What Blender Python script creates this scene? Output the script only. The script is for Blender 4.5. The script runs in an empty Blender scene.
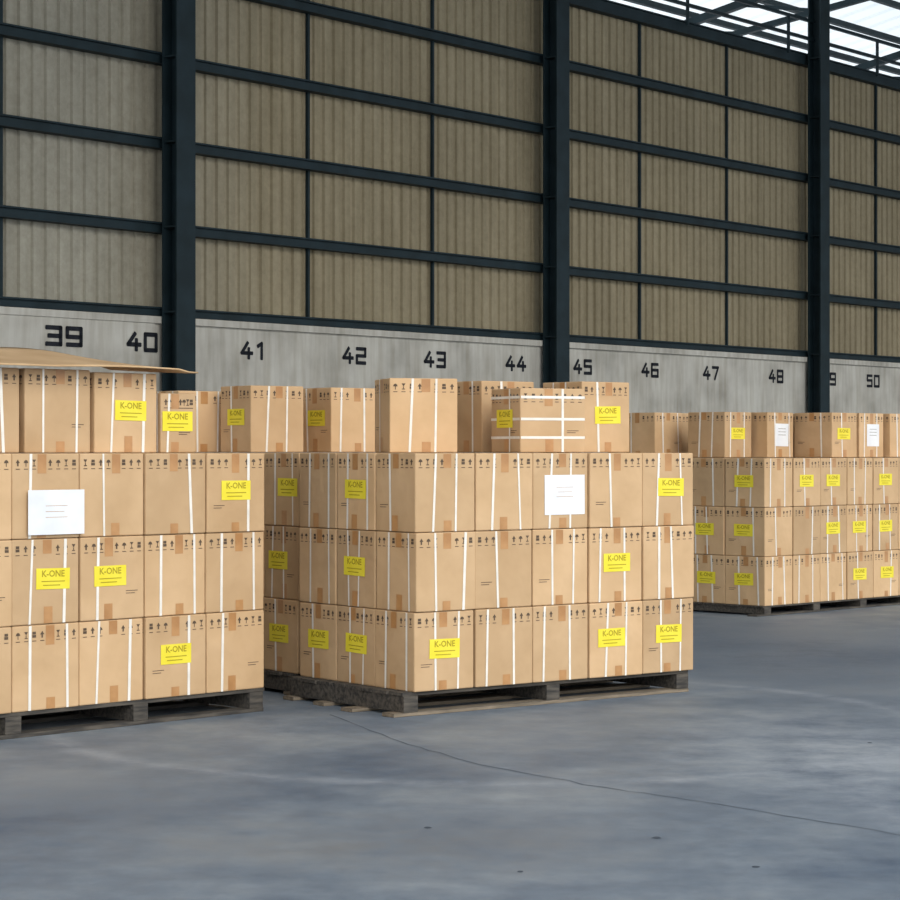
import bpy, bmesh, math, random
from mathutils import Matrix, Vector
random.seed(7)
sc = bpy.context.scene
try:
    sc.view_settings.view_transform = 'Standard'
    sc.view_settings.look = 'None'
except Exception as e:
    print(e)

def s2l(c):
    r = []
    for v in c:
        v /= 255.0
        r.append(v/12.92 if v <= 0.04045 else ((v+0.055)/1.055)**2.4)
    return (r[0], r[1], r[2], 1.0)

# ------------------------------------------------------------ materials
def new_mat(name, rough=0.7, spec=0.3):
    m = bpy.data.materials.new(name); m.use_nodes = True
    nt = m.node_tree
    b = nt.nodes['Principled BSDF']
    b.inputs['Roughness'].default_value = rough
    b.inputs['Specular IOR Level'].default_value = spec
    return m, nt, b

def N(nt, t, **kw):
    n = nt.nodes.new(t)
    for k, v in kw.items():
        if k in n.inputs: n.inputs[k].default_value = v
        else: setattr(n, k, v)
    return n

def ramp(nt, fac, stops):
    r = nt.nodes.new('ShaderNodeValToRGB')
    e = r.color_ramp.elements
    while len(e) < len(stops): e.new(0.5)
    for i, (p, c) in enumerate(stops):
        e[i].position = p; e[i].color = c
    nt.links.new(fac, r.inputs[0])
    return r.outputs[0]

def mix(nt, fac, a, b, mode='MIX'):
    m = nt.nodes.new('ShaderNodeMix'); m.data_type = 'RGBA'; m.blend_type = mode
    for sock, v in ((m.inputs[0], fac), (m.inputs[6], a), (m.inputs[7], b)):
        if isinstance(v, (float, int)): sock.default_value = v
        elif isinstance(v, tuple): sock.default_value = v
        else: nt.links.new(v, sock)
    return m.outputs[2]

def noise_mat(name, c1, c2, scale=4, rough=0.7, spec=0.3, stretch=(1,1,1), detail=6, bump=0.0, lo=.35, hi=.65):
    m, nt, b = new_mat(name, rough, spec)
    tc = N(nt, 'ShaderNodeTexCoord'); mp = N(nt, 'ShaderNodeMapping')
    mp.inputs['Scale'].default_value = stretch
    nt.links.new(tc.outputs['Object'], mp.inputs[0])
    n = N(nt, 'ShaderNodeTexNoise', Scale=scale, Detail=detail)
    nt.links.new(mp.outputs[0], n.inputs[0])
    c = ramp(nt, n.outputs[0], [(lo, s2l(c1)), (hi, s2l(c2))])
    nt.links.new(c, b.inputs['Base Color'])
    if bump:
        bp = N(nt, 'ShaderNodeBump', Strength=bump, Distance=0.01)
        nt.links.new(n.outputs[0], bp.inputs['Height']); nt.links.new(bp.outputs[0], b.inputs['Normal'])
    return m

# cardboard
def cardboard(name, c1, c2):
    m, nt, b = new_mat(name, 0.75, 0.25)
    tc = N(nt, 'ShaderNodeTexCoord'); oi = N(nt, 'ShaderNodeObjectInfo')
    add = N(nt, 'ShaderNodeVectorMath', operation='ADD')
    mul = N(nt, 'ShaderNodeMath', operation='MULTIPLY'); mul.inputs[1].default_value = 37.0
    nt.links.new(oi.outputs['Random'], mul.inputs[0])
    nt.links.new(tc.outputs['Object'], add.inputs[0]); nt.links.new(mul.outputs[0], add.inputs[1])
    n = N(nt, 'ShaderNodeTexNoise', Scale=3.0, Detail=5.0)
    nt.links.new(add.outputs[0], n.inputs[0])
    c = ramp(nt, n.outputs[0], [(.3, s2l(c1)), (.7, s2l(c2))])
    mr = N(nt, 'ShaderNodeMapRange'); mr.inputs[3].default_value = 0.84; mr.inputs[4].default_value = 1.08
    nt.links.new(oi.outputs['Random'], mr.inputs[0])
    c = mix(nt, 1.0, c, mr.outputs[0], 'MULTIPLY')
    nt.links.new(c, b.inputs['Base Color'])
    n2 = N(nt, 'ShaderNodeTexNoise', Scale=6.0, Detail=2.0)
    nt.links.new(add.outputs[0], n2.inputs[0])
    bp = N(nt, 'ShaderNodeBump', Strength=0.45, Distance=0.03)
    nt.links.new(n2.outputs[0], bp.inputs['Height']); nt.links.new(bp.outputs[0], b.inputs['Normal'])
    return m
M_card = cardboard('cardboard', (194,160,120), (210,176,136))
M_tape = noise_mat('packing_tape', (172,124,76), (188,140,90), 12, 0.35, 0.5)
M_strap = noise_mat('white_strap', (226,220,208), (240,234,224), 12, 0.4, 0.5)
M_yel = noise_mat('yellow_label', (232,214,52), (238,222,72), 6, 0.6)
M_white = noise_mat('white_paper', (226,228,232), (238,240,242), 6, 0.6)
M_ink = noise_mat('black_ink', (84,68,54), (98,82,66), 6, 0.7)
M_olive = noise_mat('label_print', (164,144,34), (172,152,40), 6, 0.7)
M_sheet = noise_mat('cardboard_sheet_brown', (190,156,116), (206,174,134), 3, 0.8)
M_wood = noise_mat('pallet_wood', (58,56,54), (94,88,80), 6, 0.85, 0.2, (1,8,8), bump=.3)
M_wood2 = noise_mat('pallet_wood_light', (110,100,86), (140,126,108), 6, 0.85, 0.2, (1,8,8), bump=.3)
M_steel = noise_mat('dark_painted_steel', (24,38,42), (32,48,54), 3, 0.65, 0.25)
M_num = noise_mat('black_stencil_paint', (28,30,36), (40,42,48), 20, 0.8, 0.2)
M_crack = noise_mat('crack_dirt', (84,94,106), (102,110,120), 5, 0.9)
M_spot = noise_mat('oil_stain', (64,72,82), (80,88,98), 5, 0.9)

# corrugated panel
def corrugated_mat():
    m, nt, b = new_mat('corrugated_sheet', 0.75, 0.15)
    tc = N(nt, 'ShaderNodeTexCoord')
    sp = N(nt, 'ShaderNodeSeparateXYZ'); nt.links.new(tc.outputs['Object'], sp.inputs[0])
    mp = N(nt, 'ShaderNodeMapping'); mp.inputs['Scale'].default_value = (6, 1, .35)
    nt.links.new(tc.outputs['Object'], mp.inputs[0])
    n = N(nt, 'ShaderNodeTexNoise', Scale=1.2, Detail=8.0); nt.links.new(mp.outputs[0], n.inputs[0])
    warm = ramp(nt, n.outputs[0], [(.25, s2l((146,134,108))), (.75, s2l((168,156,130)))])
    grey = ramp(nt, n.outputs[0], [(.25, s2l((154,149,134))), (.75, s2l((174,169,154)))])
    mr = N(nt, 'ShaderNodeMapRange'); mr.inputs[1].default_value = 17.0; mr.inputs[2].default_value = 20.0
    nt.links.new(sp.outputs[0], mr.inputs[0])
    c = mix(nt, mr.outputs[0], grey, warm)
    n2 = N(nt, 'ShaderNodeTexNoise', Scale=0.5, Detail=3.0); nt.links.new(tc.outputs['Object'], n2.inputs[0])
    g = ramp(nt, n2.outputs[0], [(.3, (.86,.86,.86,1)), (.7, (1.03,1.03,1.03,1))])
    c = mix(nt, 1.0, c, g, 'MULTIPLY')
    n3 = N(nt, 'ShaderNodeTexNoise', Scale=9.0, Detail=6.0, Roughness=.8); nt.links.new(tc.outputs['Object'], n3.inputs[0])
    g = ramp(nt, n3.outputs[0], [(.35, (.87,.86,.84,1)), (.65, (1.07,1.07,1.06,1))])
    c = mix(nt, 1.0, c, g, 'MULTIPLY')
    nt.links.new(c, b.inputs['Base Color'])
    return m
M_corr = corrugated_mat()

def concrete_mat():
    m, nt, b = new_mat('wall_concrete', 0.85, 0.2)
    tc = N(nt, 'ShaderNodeTexCoord')
    n = N(nt, 'ShaderNodeTexNoise', Scale=1.5, Detail=8.0); nt.links.new(tc.outputs['Object'], n.inputs[0])
    c = ramp(nt, n.outputs[0], [(.3, s2l((170,166,156))), (.5, s2l((194,190,180))), (.7, s2l((208,205,195)))])
    mp = N(nt, 'ShaderNodeMapping'); mp.inputs['Scale'].default_value = (5, 1, .5)
    nt.links.new(tc.outputs['Object'], mp.inputs[0])
    n2 = N(nt, 'ShaderNodeTexNoise', Scale=2.0, Detail=6.0); nt.links.new(mp.outputs[0], n2.inputs[0])
    g = ramp(nt, n2.outputs[0], [(.35, (.74,.71,.66,1)), (.6, (1,1,1,1))])
    c = mix(nt, .7, c, g, 'MULTIPLY')
    nt.links.new(c, b.inputs['Base Color'])
    return m
M_conc = concrete_mat()

def floor_mat():
    m, nt, b = new_mat('floor_concrete', 0.6, 0.3)
    geo = N(nt, 'ShaderNodeNewGeometry')
    W = geo.outputs['Position']
    n1 = N(nt, 'ShaderNodeTexNoise', Scale=0.8, Detail=10.0, Roughness=.68); nt.links.new(W, n1.inputs[0])
    n2 = N(nt, 'ShaderNodeTexNoise', Scale=6.0, Detail=14.0, Roughness=.8); nt.links.new(W, n2.inputs[0])
    c = ramp(nt, n1.outputs[0], [(.32, s2l((90,103,119))), (.5, s2l((118,128,139))), (.68, s2l((144,150,155)))])
    g = ramp(nt, n2.outputs[0], [(.32, (.72,.74,.77,1)), (.66, (1.12,1.11,1.09,1))])
    c = mix(nt, 1.0, c, g, 'MULTIPLY')
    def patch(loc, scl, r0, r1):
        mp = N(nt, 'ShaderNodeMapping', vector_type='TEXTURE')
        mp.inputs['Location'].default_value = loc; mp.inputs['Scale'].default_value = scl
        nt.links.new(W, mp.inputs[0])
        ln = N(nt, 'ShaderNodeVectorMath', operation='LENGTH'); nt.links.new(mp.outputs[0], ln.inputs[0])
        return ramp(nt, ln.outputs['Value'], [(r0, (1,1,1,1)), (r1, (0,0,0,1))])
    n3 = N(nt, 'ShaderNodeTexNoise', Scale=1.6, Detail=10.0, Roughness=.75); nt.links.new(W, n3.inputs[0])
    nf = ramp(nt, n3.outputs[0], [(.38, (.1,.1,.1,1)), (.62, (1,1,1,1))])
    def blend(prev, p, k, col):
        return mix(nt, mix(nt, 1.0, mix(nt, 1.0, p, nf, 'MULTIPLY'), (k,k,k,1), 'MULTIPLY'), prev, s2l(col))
    c = blend(c, patch((1.9, 11.0, 0), (1.1, 2.2, 1), .1, 1.0), .6, (174,180,187))  # pale area: light from the openings plus wear, both put into the colour
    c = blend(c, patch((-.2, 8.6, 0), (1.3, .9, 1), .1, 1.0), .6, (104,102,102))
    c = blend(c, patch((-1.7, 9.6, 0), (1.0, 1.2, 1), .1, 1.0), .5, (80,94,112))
    c = blend(c, patch((2.6, 16.5, 0), (1.6, 3.6, 1), .3, 1.0), .75, (74,86,102))  # shade on the right-back floor, painted into the base colour
    def arc(cx, cy, rad, wid, strength, prev):
        mp = N(nt, 'ShaderNodeVectorMath', operation='DISTANCE'); mp.inputs[1].default_value = (cx, cy, 0)
        nt.links.new(W, mp.inputs[0])
        s = N(nt, 'ShaderNodeMath', operation='SUBTRACT'); s.inputs[1].default_value = rad; nt.links.new(mp.outputs['Value'], s.inputs[0])
        a = N(nt, 'ShaderNodeMath', operation='ABSOLUTE'); nt.links.new(s.outputs[0], a.inputs[0])
        mr = N(nt, 'ShaderNodeMapRange'); mr.inputs[1].default_value = 0; mr.inputs[2].default_value = wid; mr.inputs[3].default_value = strength; mr.inputs[4].default_value = 0
        nt.links.new(a.outputs[0], mr.inputs[0])
        f = mix(nt, 1.0, mr.outputs[0], nf, 'MULTIPLY')
        return mix(nt, f, prev, s2l((166,172,180)))
    c = arc(.2, 12.5, 2.4, .12, .5, c)
    c = arc(5.5, 9.5, 3.7, .14, .45, c)
    nt.links.new(c, b.inputs['Base Color'])
    r = ramp(nt, n2.outputs[0], [(.3, (.45,.45,.45,1)), (.7, (.7,.7,.7,1))])
    nt.links.new(r, b.inputs['Roughness'])
    bp = N(nt, 'ShaderNodeBump', Strength=.2, Distance=.01)
    nt.links.new(n2.outputs[0], bp.inputs['Height']); nt.links.new(bp.outputs[0], b.inputs['Normal'])
    return m
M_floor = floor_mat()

def translucent_mat():
    m = bpy.data.materials.new('translucent_roof_sheet'); m.use_nodes = True
    nt = m.node_tree; nt.nodes.clear()
    o = nt.nodes.new('ShaderNodeOutputMaterial'); t = nt.nodes.new('ShaderNodeBsdfTranslucent'); d = nt.nodes.new('ShaderNodeBsdfDiffuse')
    mx = nt.nodes.new('ShaderNodeMixShader'); mx.inputs[0].default_value = .25
    n = nt.nodes.new('ShaderNodeTexNoise'); n.inputs['Scale'].default_value = 2
    c = ramp(nt, n.outputs[0], [(.3, (.68,.72,.74,1)), (.7, (.85,.87,.88,1))])
    nt.links.new(c, t.inputs[0]); nt.links.new(c, d.inputs[0])
    nt.links.new(t.outputs[0], mx.inputs[1]); nt.links.new(d.outputs[0], mx.inputs[2]); nt.links.new(mx.outputs[0], o.inputs[0])
    return m
M_trans = translucent_mat()

# ------------------------------------------------------------ helpers
def obj_from_bm(bm, name, mats, parent=None, loc=(0,0,0), rot=0.0):
    me = bpy.data.meshes.new(name); bm.to_mesh(me); bm.free()
    for m in mats: me.materials.append(m)
    o = bpy.data.objects.new(name, me); sc.collection.objects.link(o)
    o.location = loc; o.rotation_euler = (0,0,rot)
    if parent: o.parent = parent
    return o

def empty(name, loc=(0,0,0), rot=0.0):
    e = bpy.data.objects.new(name, None); sc.collection.objects.link(e)
    e.empty_display_size = .3; e.location = loc; e.rotation_euler = (0,0,rot)
    return e

def abox(bm, x0, x1, y0, y1, z0, z1, mat=0):
    v = [bm.verts.new(p) for p in ((x0,y0,z0),(x1,y0,z0),(x1,y1,z0),(x0,y1,z0),(x0,y0,z1),(x1,y0,z1),(x1,y1,z1),(x0,y1,z1))]
    for f in ((3,2,1,0),(4,5,6,7),(0,1,5,4),(1,2,6,5),(2,3,7,6),(3,0,4,7)):
        fc = bm.faces.new([v[i] for i in f]); fc.material_index = mat

def beam(bm, p, q, t, mat=0, w=None):
    p = Vector(p); q = Vector(q); d = (q-p); L = d.length; d.normalize()
    up = Vector((0,0,1)) if abs(d.z) < .95 else Vector((1,0,0))
    a = d.cross(up).normalized(); b = a.cross(d)
    w = w or t
    vs = []
    for e in (p, q):
        for sa, sb in ((-1,-1),(1,-1),(1,1),(-1,1)):
            vs.append(bm.verts.new(e + a*sa*w/2 + b*sb*t/2))
    for f in ((0,1,2,3),(7,6,5,4),(0,4,5,1),(1,5,6,2),(2,6,7,3),(3,7,4,0)):
        bm.faces.new([vs[i] for i in f]).material_index = mat

# text meshes
def text_tris(body, size):
    cu = bpy.data.curves.new('tmp', 'FONT'); cu.body = body; cu.size = size
    cu.align_x = 'CENTER'; cu.align_y = 'CENTER'; cu.resolution_u = 2; cu.offset = size*.02
    o = bpy.data.objects.new('tmp', cu); sc.collection.objects.link(o)
    dg = bpy.context.evaluated_depsgraph_get(); dg.update()
    me = bpy.data.meshes.new_from_object(o.evaluated_get(dg))
    res = ([tuple(v.co) for v in me.vertices], [tuple(p.vertices) for p in me.polygons])
    bpy.data.objects.remove(o); bpy.data.curves.remove(cu); bpy.data.meshes.remove(me)
    return res
T_one = text_tris('K-ONE', .048)

# ------------------------------------------------------------ carton mesh
MATS = [M_card, M_tape, M_strap, M_yel, M_white, M_ink, M_olive]
cache = {}
def carton_mesh(w, d, h, FL=None, LL=None, var=0, hstrap=False):
    key = (round(w,3), round(d,3), round(h,3), FL, LL, var, hstrap)
    if key in cache: return cache[key]
    rnd = random.Random(int(w*1000)*31+int(d*1000)*7+var*101+3)
    bm = bmesh.new()
    bmesh.ops.create_cube(bm, size=1.0, matrix=Matrix.Translation((0,0,h/2)) @ Matrix.Diagonal((w,d,h,1)))
    bmesh.ops.bevel(bm, geom=bm.edges[:], offset=.007, segments=2, affect='EDGES', profile=.5)
    half = {'F': w/2, 'B': w/2, 'L': d/2, 'R': d/2}
    def P(face, a, b, off):
        if face == 'F': return Vector((a, -d/2-off, b))
        if face == 'B': return Vector((-a, d/2+off, b))
        if face == 'L': return Vector((-w/2-off, -a, b))
        if face == 'R': return Vector((w/2+off, a, b))
        if face == 'T': return Vector((a, b, h+off))
    def poly(face, pts, mat, off=.0012):
        f = bm.faces.new([bm.verts.new(P(face, a, b, off)) for a, b in pts]); f.material_index = mat
    def rect(face, ca, cb, ww, hh, mat, off=.0012, r=0.0):
        c, s = math.cos(r), math.sin(r)
        poly(face, [(ca+x*c-y*s, cb+x*s+y*c) for x, y in ((-ww/2,-hh/2),(ww/2,-hh/2),(ww/2,hh/2),(-ww/2,hh/2))], mat, off)
    def text(face, T, ca, cb, mat, off, r=0.0):
        vs = [bm.verts.new(P(face, ca+x*math.cos(r)-y*math.sin(r), cb+x*math.sin(r)+y*math.cos(r), off)) for x, y, z in T[0]]
        for f in T[1]:
            try: bm.faces.new([vs[i] for i in f]).material_index = mat
            except Exception: pass
    rect('T', 0, 0, w*.97, .004, 5, .0006); rect('T', 0, 0, w*.99, .055, 1, .001)
    for face in 'FBLR':
        H = half[face]
        o = rnd.uniform(-.03, .03)
        th = rnd.uniform(.07, .11); tb = rnd.uniform(.05, .09)
        rect(face, o, h-th/2-.004, .056, th, 1, .0010)
        rect(face, o+rnd.uniform(-.01,.01), tb/2+.004, .056, tb, 1, .0010)
        sc_ = 1.2
        side = 1 if var % 2 == 0 else -1
        k = 8
        span = 2*H-.07; st = span/(k-1)
        zc = h-.05
        for i in range(k):
            x = -H+.035 + i*st
            if abs(x-o) < .036: continue
            t = (i+var) % 4
            def pl(pts): poly(face, [(x+a*sc_, zc+b*sc_) for a, b in pts], 5, .0016)
            def rc(a, b, ww, hh): rect(face, x+a*sc_, zc+b*sc_, ww*sc_, hh*sc_, 5, .0016)
            if t == 0:
                pl([(-.011,0),(.011,0),(0,.016)]); rc(0, -.007, .008, .014)
            elif t == 1:
                pl([(-.012,0),(.012,0),(.008,.010),(0,.014),(-.008,.010)]); rc(0, -.008, .004, .016)
            elif t == 2:
                pl([(0,0),(.010,.015),(-.010,.015)]); rc(0, -.006, .004, .012); rc(0, -.013, .016, .004)
            else:
                rc(0, .008, .018, .012); rc(0, -.006, .02, .012)
            rect(face, x, zc-.032, .026, .004, 5, .0016)
        ts = side*(H-.085)
        if rnd.random() < .6:
            rect(face, ts, h*.34, .08, .0035, 5, .0016)
            rect(face, ts-.01, h*.31, .06, .0035, 5, .0016)
        if hstrap:
            for zz in (.09, h*.52, h*.86):
                rect(face, 0, zz, 2*H-.006, .016, 2, .0022)
            rect(face, H*.3, h/2, .016, h-.006, 2, .0024)
            continue
        p = rnd.random()
        if p < .35: As = [rnd.choice((-1,1))*H*.4]
        elif p < .8: As = [-H*.45, H*.5]
        else: As = [-H*.3, H*.2]
        for a in As:
            a += rnd.uniform(-.04, .04)
            r = rnd.uniform(-.045, .045)
            bw = rnd.uniform(.006, .0095)
            poly(face, [(a-bw+r*h/2, .002),(a+bw+r*h/2, .002),(a+bw-r*h/2, h-.002),(a-bw-r*h/2, h-.002)], 2, .0022)
    for s in (-1, 1):
        if not hstrap:
            rect('T', s*w*.25, 0, .013, d*.98, 2, .0022)
    for face, lab in (('F', FL), ('L', LL)):
        if not lab: continue
        dx = 0.0
        if isinstance(lab, tuple): lab, dx = lab
        a = rnd.uniform(-.015, .015)+dx; r = rnd.uniform(-.02,.02)
        if lab == 'Y':
            rect(face, a, h*.53, .215, .110, 3, .003, r)
            text(face, T_one, a, h*.53+.025, 6, .0036, r)
            rect(face, a-.0, h*.53-.014, .15, .005, 6, .0036, r)
            rect(face, a-.01, h*.53-.034, .11, .005, 6, .0036, r)
        elif lab == 'W':
            rect(face, a+.02, h*.38+.03, .31, .235, 4, .003, r)
            for i in range(3):
                rect(face, a+.02, h*.38+.075-i*.028, .13-.02*(i%2), .0025, 1, .0036, r)
        elif lab == 'w':
            rect(face, a+.03, h*.5, .21, .22, 4, .003, r)
            for i in range(3): rect(face, a+.03, h*.5+.06-i*.03, .12, .004, 5, .0036, r)
    me = bpy.data.meshes.new('carton_mesh'); bm.to_mesh(me); bm.free()
    for m in MATS: me.materials.append(m)
    cache[key] = me
    return me

def place(parent, u, v, z, w, d, h, FL=None, LL=None, dr=0.0, var=None, hstrap=False, name='cardboard_box', jit=True):
    """u,v = near-left corner in stack coordinates"""
    if var is None: var = random.randint(0, 7)
    g = .008
    me = carton_mesh(w-g, d-g, h-.003, FL, LL, var, hstrap)
    o = bpy.data.objects.new(name, me); sc.collection.objects.link(o)
    o.parent = parent
    c = Vector((w/2, d/2)); c.rotate(Matrix.Rotation(dr, 2))
    j = (random.uniform(-.003,.003), random.uniform(-.012,.004)) if jit else (0,0)
    o.location = (u+c.x+j[0], v+c.y+j[1], z)
    o.rotation_euler = (0, 0, dr+(random.uniform(-.009,.009) if jit else 0))
    return o

def pallet(parent, x0, x1, y0, y1, H, mat, ns=3, light=False):
    bm = bmesh.new()
    t = min(.022, H*.17)
    L = x1-x0
    nb = max(5, int((y1-y0)/.14)); p = (y1-y0)/nb
    for i in range(nb):
        e = random.uniform(0, .02)
        abox(bm, x0-e, x1+random.uniform(0,.02), y0+i*p+.008, y0+(i+1)*p-.008, H-t, H)
    for k in range(ns):
        x = x0 + .05 + (L-.1)*k/(ns-1)
        abox(bm, x-.05, x+.05, y0+.004, y1-.004, t, H-t)
    nb = 4
    for i in range(nb):
        y = y0 + (y1-y0-.11)*i/(nb-1)
        abox(bm, x0-random.uniform(0,.12), x1, y, y+.11, 0, t, 1 if light else 0)
    bmesh.ops.bevel(bm, geom=bm.edges[:], offset=.002, segments=1, affect='EDGES')
    return obj_from_bm(bm, 'wooden_pallet', [mat, M_wood2], parent)

def fill(parent, nx, ny, pw, pd, ph, z0, flab, llab, nl=3):
    for k in range(nl):
        for j in range(ny):
            for i in range(nx):
                fl = flab.get((i,k)) if j == 0 else None
                ll = llab.get((j,k)) if i == 0 else None
                place(parent, i*pw, j*pd, z0+k*ph, pw, pd, ph, fl, ll)

# ------------------------------------------------------------ stacks
R = math.radians
cs = empty('pallet_stack_of_cardboard_boxes', (-.197, 12.66, 0), R(37.4))
pallet(cs, -.06, 2.13, .02, 1.19, .135, M_wood, light=True)
fill(cs, 5, 3, .431, .395, .45, .135,
     {(4,2):('Y',.03), (2,2):('W',0), (3,1):('Y',-.01), (0,0):'Y', (3,0):('Y',-.05), (4,0):'Y'},
     {(1,2):'Y', (1,1):'Y', (1,0):'Y', (2,0):'Y'})
zt = .135+1.35
place(cs, .37, .76, zt, .431, .395, .45, dr=R(-22), jit=False, var=1)
place(cs, .99, .28, zt, .45, .40, .39, None, 'Y', dr=R(-12), hstrap=True, jit=False, var=2)
place(cs, 1.72, .56, zt, .41, .395, .45, 'Y', None, jit=False, var=3)
place(cs, 1.13, .83, zt, .431, .35, .45, jit=False, var=0)
bs = empty('pallet_stack_of_cardboard_boxes', (-.197-.607*1.27+.795*.05, 12.66+.795*1.27+.607*.05, 0), R(37.4))
pallet(bs, 0.0, 2.13, .02, 2.3, .135, M_wood, light=True)
fill(bs, 5, 6, .431, .395, .45, .135, {}, {(0,0):('Y',-.02), (0,1):('Y',-.02), (0,2):('Y',.07)})
place(bs, .48, 1.29, zt, .431, .395, .45, None, 'Y', jit=False, var=1)
place(bs, 1.19, 1.38, zt, .431, .395, .45, None, 'Y', jit=False, var=2)
place(bs, .20, 1.76, zt, .431, .395, .42, None, None, jit=False, var=3)
place(bs, 1.0, 1.85, zt, .431, .395, .42, None, 'Y', jit=False, var=2)
ls = empty('pallet_stack_of_cardboard_boxes', (-2.88, 11.055, 0), R(45.9))
pallet(ls, 0, 2.60, 0, 1.56, .135, M_wood, ns=4)
fill(ls, 6, 4, .435, .395, .45, .135,
     {(5,2):'Y', (2,1):('Y',.045), (3,1):('Y',-.03), (4,0):'Y'}, {})
place(ls, .56, .10, zt, .435, .395, .45, jit=False, var=1)
place(ls, 1.02, .10, zt, .435, .395, .45, jit=False, var=2)
place(ls, 1.475, .10, zt, .435, .395, .44, ('Y',.03), None, jit=False, var=3)
place(ls, 1.93, .10, zt, .26, .22, .335, 'Y', None, jit=False, var=0)
bm = bmesh.new()
abox(bm, .96, 1.32, -.018, -.0165, .135+.9+.02, .135+.9+.255)
for i in range(3): abox(bm, 1.07, 1.21-.02*(i%2), -.0185, -.018, 1.205-i*.03, 1.2075-i*.03, 1)
obj_from_bm(bm, 'white_paper_sheet', [M_white, M_tape], ls)
bm = bmesh.new(); nu, nv = 28, 10; vg = []
for i in range(nu+1):
    row = []
    for j in range(nv+1):
        u = .2 + 1.90*i/nu; v = -.02 + .8*j/nv
        t = j/nv; s = i/nu
        z = zt + .454 + .13*t**1.2*(1-s**3*.7) + .03*math.sin(max(0,(s-.5))/.5*math.pi)*(.3+.7*t) - .012*(s>.96)
        row.append(bm.verts.new((u, v, max(z, zt+.454 if s < .9 else 0))))
    vg.append(row)
for i in range(nu):
    for j in range(nv):
        bm.faces.new((vg[i][j], vg[i+1][j], vg[i+1][j+1], vg[i][j+1]))
sh = obj_from_bm(bm, 'loose_cardboard_sheet', [M_sheet], ls)
so = sh.modifiers.new('s', 'SOLIDIFY'); so.thickness = .008; so.offset = 1
for p in sh.data.polygons: p.use_smooth = True

# right stack
rs = empty('pallet_stack_of_cardboard_boxes', (2.84, 20.3, 0), R(45))
pallet(rs, 0, 3.85, 0, 2.7, .09, M_wood, ns=6)
rl = {(1,2):'Y',(2,2):'Y',(4,2):'Y',(3,1):'Y',(2,1):'Y',(4,1):'Y',(3,0):'Y',(4,0):'Y',(6,1):'Y'}
fill(rs, 9, 6, .425, .46, .446, .09, rl, {(0,0):'Y',(0,1):'Y',(0,2):'Y',(1,0):'Y',(1,1):'Y',(2,2):'Y'})
z4 = .09+3*.446
for u, v, f, l, var in ((.70,1.0,'Y',None,1),(1.17,.85,'w',None,2),(1.74,.5,'Y',None,3),(2.20,.5,'w',None,1),(2.66,.45,None,None,2),
                        (1.08,2.36,'Y',None,3),(1.03,1.80,None,None,0),(2.0,1.1,None,'Y',0),(3.15,.6,None,'Y',1),(.5,1.7,None,None,2)):
    place(rs, u, v, z4, .425, .46, .44, f, l, jit=False, var=var)

# ------------------------------------------------------------ room shell
A = math.atan(.8133); D = 19.0
n = Vector((-math.cos(A), math.sin(A), 0)); d = Vector((math.sin(A), math.cos(A), 0))
WT = R(90)-A
worg = n*D
S0, S1 = -10.0, 85.0
SILL = 3.09; GP = .98; TOP = SILL+5*GP
bm = bmesh.new()
abox(bm, S0, S1, -45, 12, -.2, 0)
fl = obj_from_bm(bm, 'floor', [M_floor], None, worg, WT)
bm = bmesh.new()
abox(bm, S0, S1, 0, .35, 0, SILL-.13)
abox(bm, S0, S1, -.05, .35, SILL-.13, SILL-.05)
abox(bm, S0, 17.95, -.03, 0, 0, SILL-.13)
w1 = obj_from_bm(bm, 'wall_back', [M_conc], None, worg, WT)
bm = bmesh.new()
abox(bm, 70, 70.3, -30, .35, 0, 11.7)  # unseen end wall, added to block sky light and darken the back
obj_from_bm(bm, 'wall_right_sky_blocker', [M_conc], None, worg, WT)
bm = bmesh.new()
pitch = .19; prof = [(0,0),(.3,0),(.38,.03),(.92,.03),(1.0,0)]
cols = []
s = S0
while s < S1:
    for a, b in prof[:-1]:
        cols.append((s+a*pitch, b))
    s += pitch
lo = [bm.verts.new((x, .18-y, SILL-.05)) for x, y in cols]
hi = [bm.verts.new((x, .18-y, TOP)) for x, y in cols]
for i in range(len(cols)-1): bm.faces.new((lo[i], lo[i+1], hi[i+1], hi[i]))
obj_from_bm(bm, 'wall_back_corrugated_sheets', [M_corr], None, worg, WT)
bm = bmesh.new()
for i in range(6):
    z = SILL + i*GP
    hh = .06 if i < 5 else .09
    abox(bm, S0, S1, .0, .14, z-hh+ (0.02 if i==0 else 0), z+hh)
    abox(bm, S0, S1, -.04, .0, z+hh-.02, z+hh)
pos = [18.17+7.33*k for k in range(-3, 9)]
for c in pos:
    for f in (1/3., 2/3.):
        x = c + 7.33*f + .08
        abox(bm, x-.018, x+.018, .10, .14, SILL, TOP)
obj_from_bm(bm, 'trim_1', [M_steel], None, worg, WT)
for c in pos:
    bm = bmesh.new()
    H = 11.6
    abox(bm, c-.15, c+.15, -.31, -.285, 0, H)
    abox(bm, c-.15, c+.15, -.09, -.065, 0, H)
    abox(bm, c-.012, c+.012, -.285, -.09, 0, H)
    for z in [.02]+[SILL+i*GP for i in range(6)]:
        abox(bm, c-.145, c+.145, -.285, -.09, z-.01, z+.01)
    abox(bm, c-.22, c+.22, -.38, -.055, 0, .02)
    beam(bm, (c, -.31, 9.2), (c, -2.4, 11.3), .12)
    obj_from_bm(bm, 'steel_column', [M_steel], None, worg, WT)
bm = bmesh.new()
for z, y in ((TOP+.32, -.1), (TOP+.62, -.1)):
    beam(bm, (S0, y, z), (S1, y, z), .05)
for k in range(30):
    x = S0 + k*3.0
    beam(bm, (x, -.1, TOP), (x, -.1, TOP+.65), .04)
obj_from_bm(bm, 'steel_railing', [M_steel], None, worg, WT)
bm = bmesh.new()
cols = []; s = S0
while s < S1:
    cols += [(s,0),(s+.5,0),(s+.56,.05),(s+.64,.05)]
    s += .7
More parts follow.
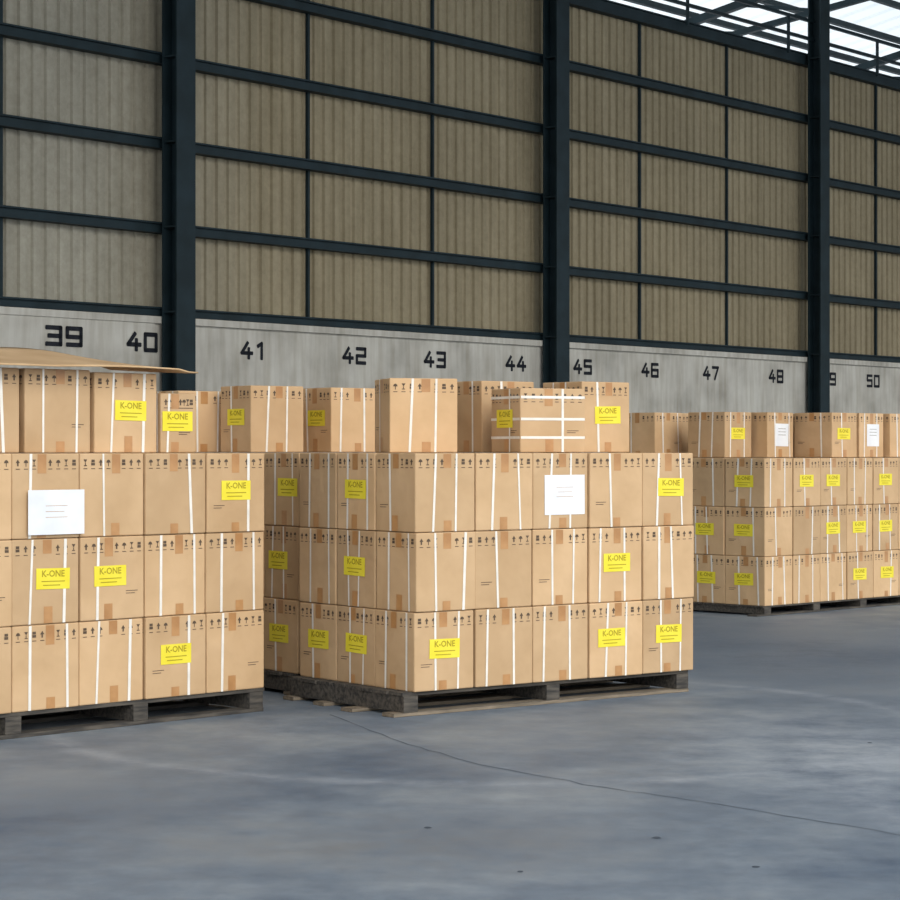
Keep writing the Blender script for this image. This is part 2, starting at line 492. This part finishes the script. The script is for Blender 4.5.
a_ = [bm.verts.new((x, .5, 12.3+y)) for x, y in cols]; b_ = [bm.verts.new((x, 11.5, 10.0+y)) for x, y in cols]
for i in range(len(cols)-1): bm.faces.new((a_[i], a_[i+1], b_[i+1], b_[i]))
obj_from_bm(bm, 'outer_canopy_roof', [M_trans], None, worg, WT)
bm = bmesh.new()
for k in range(9):
    y = .8+k*1.3; z = 12.3-2.3*(y-.5)/11 - .1
    beam(bm, (S0, y, z), (S1, y, z), .12)
for c in pos:
    beam(bm, (c, .0, 11.9), (c, 11.5, 9.7), .16)
    beam(bm, (c, .0, 10.9), (c, 11.5, 9.5), .12)
    for q in range(6):
        y = .2+q*1.9
        beam(bm, (c, y, 10.9-1.4*y/11.5), (c, y+1.9, 11.9-2.2*(y+1.9)/11.5), .07)
    abox(bm, c-.1, c+.1, 11.4, 11.6, 0, 9.7)
obj_from_bm(bm, 'canopy_truss', [M_steel], None, worg, WT)
bm = bmesh.new()
abox(bm, S0, S1, -16.5, .5, 11.7, 11.8)
for k in range(12):
    y = -15+k*1.35
    abox(bm, S0, S1, y-.05, y+.05, 11.5, 11.7)
obj_from_bm(bm, 'ceiling', [M_steel], None, worg, WT)

# ------------------------------------------------------------ numerals
DIG = {
 '0': [[(0,0),(1,0),(1,1),(0,1),(0,0)]],
 '1': [[(.15,.82),(.55,1),(.55,0)]],
 '2': [[(0,1),(1,1),(1,.5),(0,.5),(0,0),(1,0)]],
 '3': [[(0,1),(1,1),(1,0),(0,0)],[(.15,.5),(1,.5)]],
 '4': [[(.62,1),(0,.32),(1.1,.32)],[(.75,.62),(.75,0)]],
 '5': [[(1,1),(0,1),(0,.55),(1,.55),(1,0),(0,0)]],
 '6': [[(1,1),(0,1),(0,0),(1,0),(1,.52),(0,.52)]],
 '7': [[(0,1),(1,1),(.4,0)]],
 '8': [[(0,0),(1,0),(1,1),(0,1),(0,0)],[(0,.5),(1,.5)]],
 '9': [[(1,.48),(0,.48),(0,1),(1,1),(1,0),(0,0)]],
}
def number(txt, s, z, H=.18, W=.16, t=.046, y=-.004):
    bm = bmesh.new()
    gap = .095
    tot = 2*W+gap
    for k, ch in enumerate(txt):
        x0 = s - tot/2 + k*(W+gap)
        for pl in DIG[ch]:
            for (a, b), (c, e) in zip(pl[:-1], pl[1:]):
                p = Vector((x0+a*W, 0, z+b*H-H/2)); q = Vector((x0+c*W, 0, z+e*H-H/2))
                dd = (q-p).normalized()*t*.42; pn = Vector((-dd.z, 0, dd.x)).normalized()*t/2
                p -= dd; q += dd
                cc = t*.18; du = dd.normalized()*cc; pu = pn.normalized()*cc
                pts = [p-pn+du, q-pn-du, q-pn+pu, q+pn-pu, q+pn-du, p+pn+du, p+pn-pu, p-pn+pu]
                bm.faces.new([bm.verts.new((v.x, y - .0004*k, v.z)) for v in pts])
    obj_from_bm(bm, 'bay_number_'+txt, [M_num], None, worg, WT)
number('39', 16.57, 2.755, .18, .2, .05, -.036)
number('40', 17.74, 2.735, .18, .17, .05, -.036)
for t_, s_ in (('41',19.60),('42',21.43),('43',23.04),('44',24.80),('45',26.39),('46',28.12),('47',29.81),('48',31.77),('49',33.5),('50',35.03),('51',37.0),('38',14.6),('37',12.6)):
    number(t_, s_, 2.70, y=-.036 if s_ < 18 else -.005)

# ------------------------------------------------------------ floor marks
def ribbon(pts, w, name):
    bm = bmesh.new(); prev = None
    P = []
    for (x0,y0),(x1,y1) in zip(pts[:-1], pts[1:]):
        for k in range(8):
            t = k/8; P.append(Vector((x0+(x1-x0)*t+random.uniform(-.008,.008), y0+(y1-y0)*t+random.uniform(-.02,.02), .0015)))
    P.append(Vector((*pts[-1], .0015)))
    for i in range(len(P)):
        dd = (P[min(i+1,len(P)-1)]-P[max(i-1,0)]).normalized()
        nn = Vector((-dd.y, dd.x, 0))*w*random.uniform(.4,1.2)/2
        cur = (bm.verts.new(P[i]-nn), bm.verts.new(P[i]+nn))
        if prev: bm.faces.new((prev[0], cur[0], cur[1], prev[1]))
        prev = cur
    obj_from_bm(bm, name, [M_crack])
ribbon([(-.68,12.74),(-.257,11.56),(.143,10.71),(.667,10.01),(1.14,9.51),(1.75,8.77),(2.6,7.6)], .011, 'floor_crack')
bm = bmesh.new()
for x, z in ((-.09,8.93),(.25,8.0),(1.1,8.09),(2.15,11.52),(.8,8.7)):
    r = random.uniform(.012,.022)
    bm.faces.new([bm.verts.new((x+r*math.cos(k*.785)*random.uniform(.7,1.2), z+1.3*r*math.sin(k*.785), .0015)) for k in range(8)])
obj_from_bm(bm, 'floor_stains', [M_spot])

# ------------------------------------------------------------ light
wd = bpy.data.worlds.new('World'); sc.world = wd; wd.use_nodes = True
bg = wd.node_tree.nodes['Background']
bg.inputs[0].default_value = (.88, .94, 1.0, 1); bg.inputs[1].default_value = 1.65
sl = bpy.data.lights.new('sun', 'SUN'); sl.energy = 1.8; sl.angle = R(50); sl.color = (1, .95, .87)
so_ = bpy.data.objects.new('sun', sl); sc.collection.objects.link(so_)
dirv = Vector((.55, -1.0, .75))
so_.rotation_euler = dirv.to_track_quat('Z', 'Y').to_euler()
so_.location = (5, -10, 9)

cam = bpy.data.cameras.new('camera'); cam.lens = 90; cam.sensor_width = 36
co = bpy.data.objects.new('camera', cam); sc.collection.objects.link(co)
co.location = (0, 0, 1.5); co.rotation_euler = (R(90), 0, 0)
cam.clip_end = 300
sc.camera = co
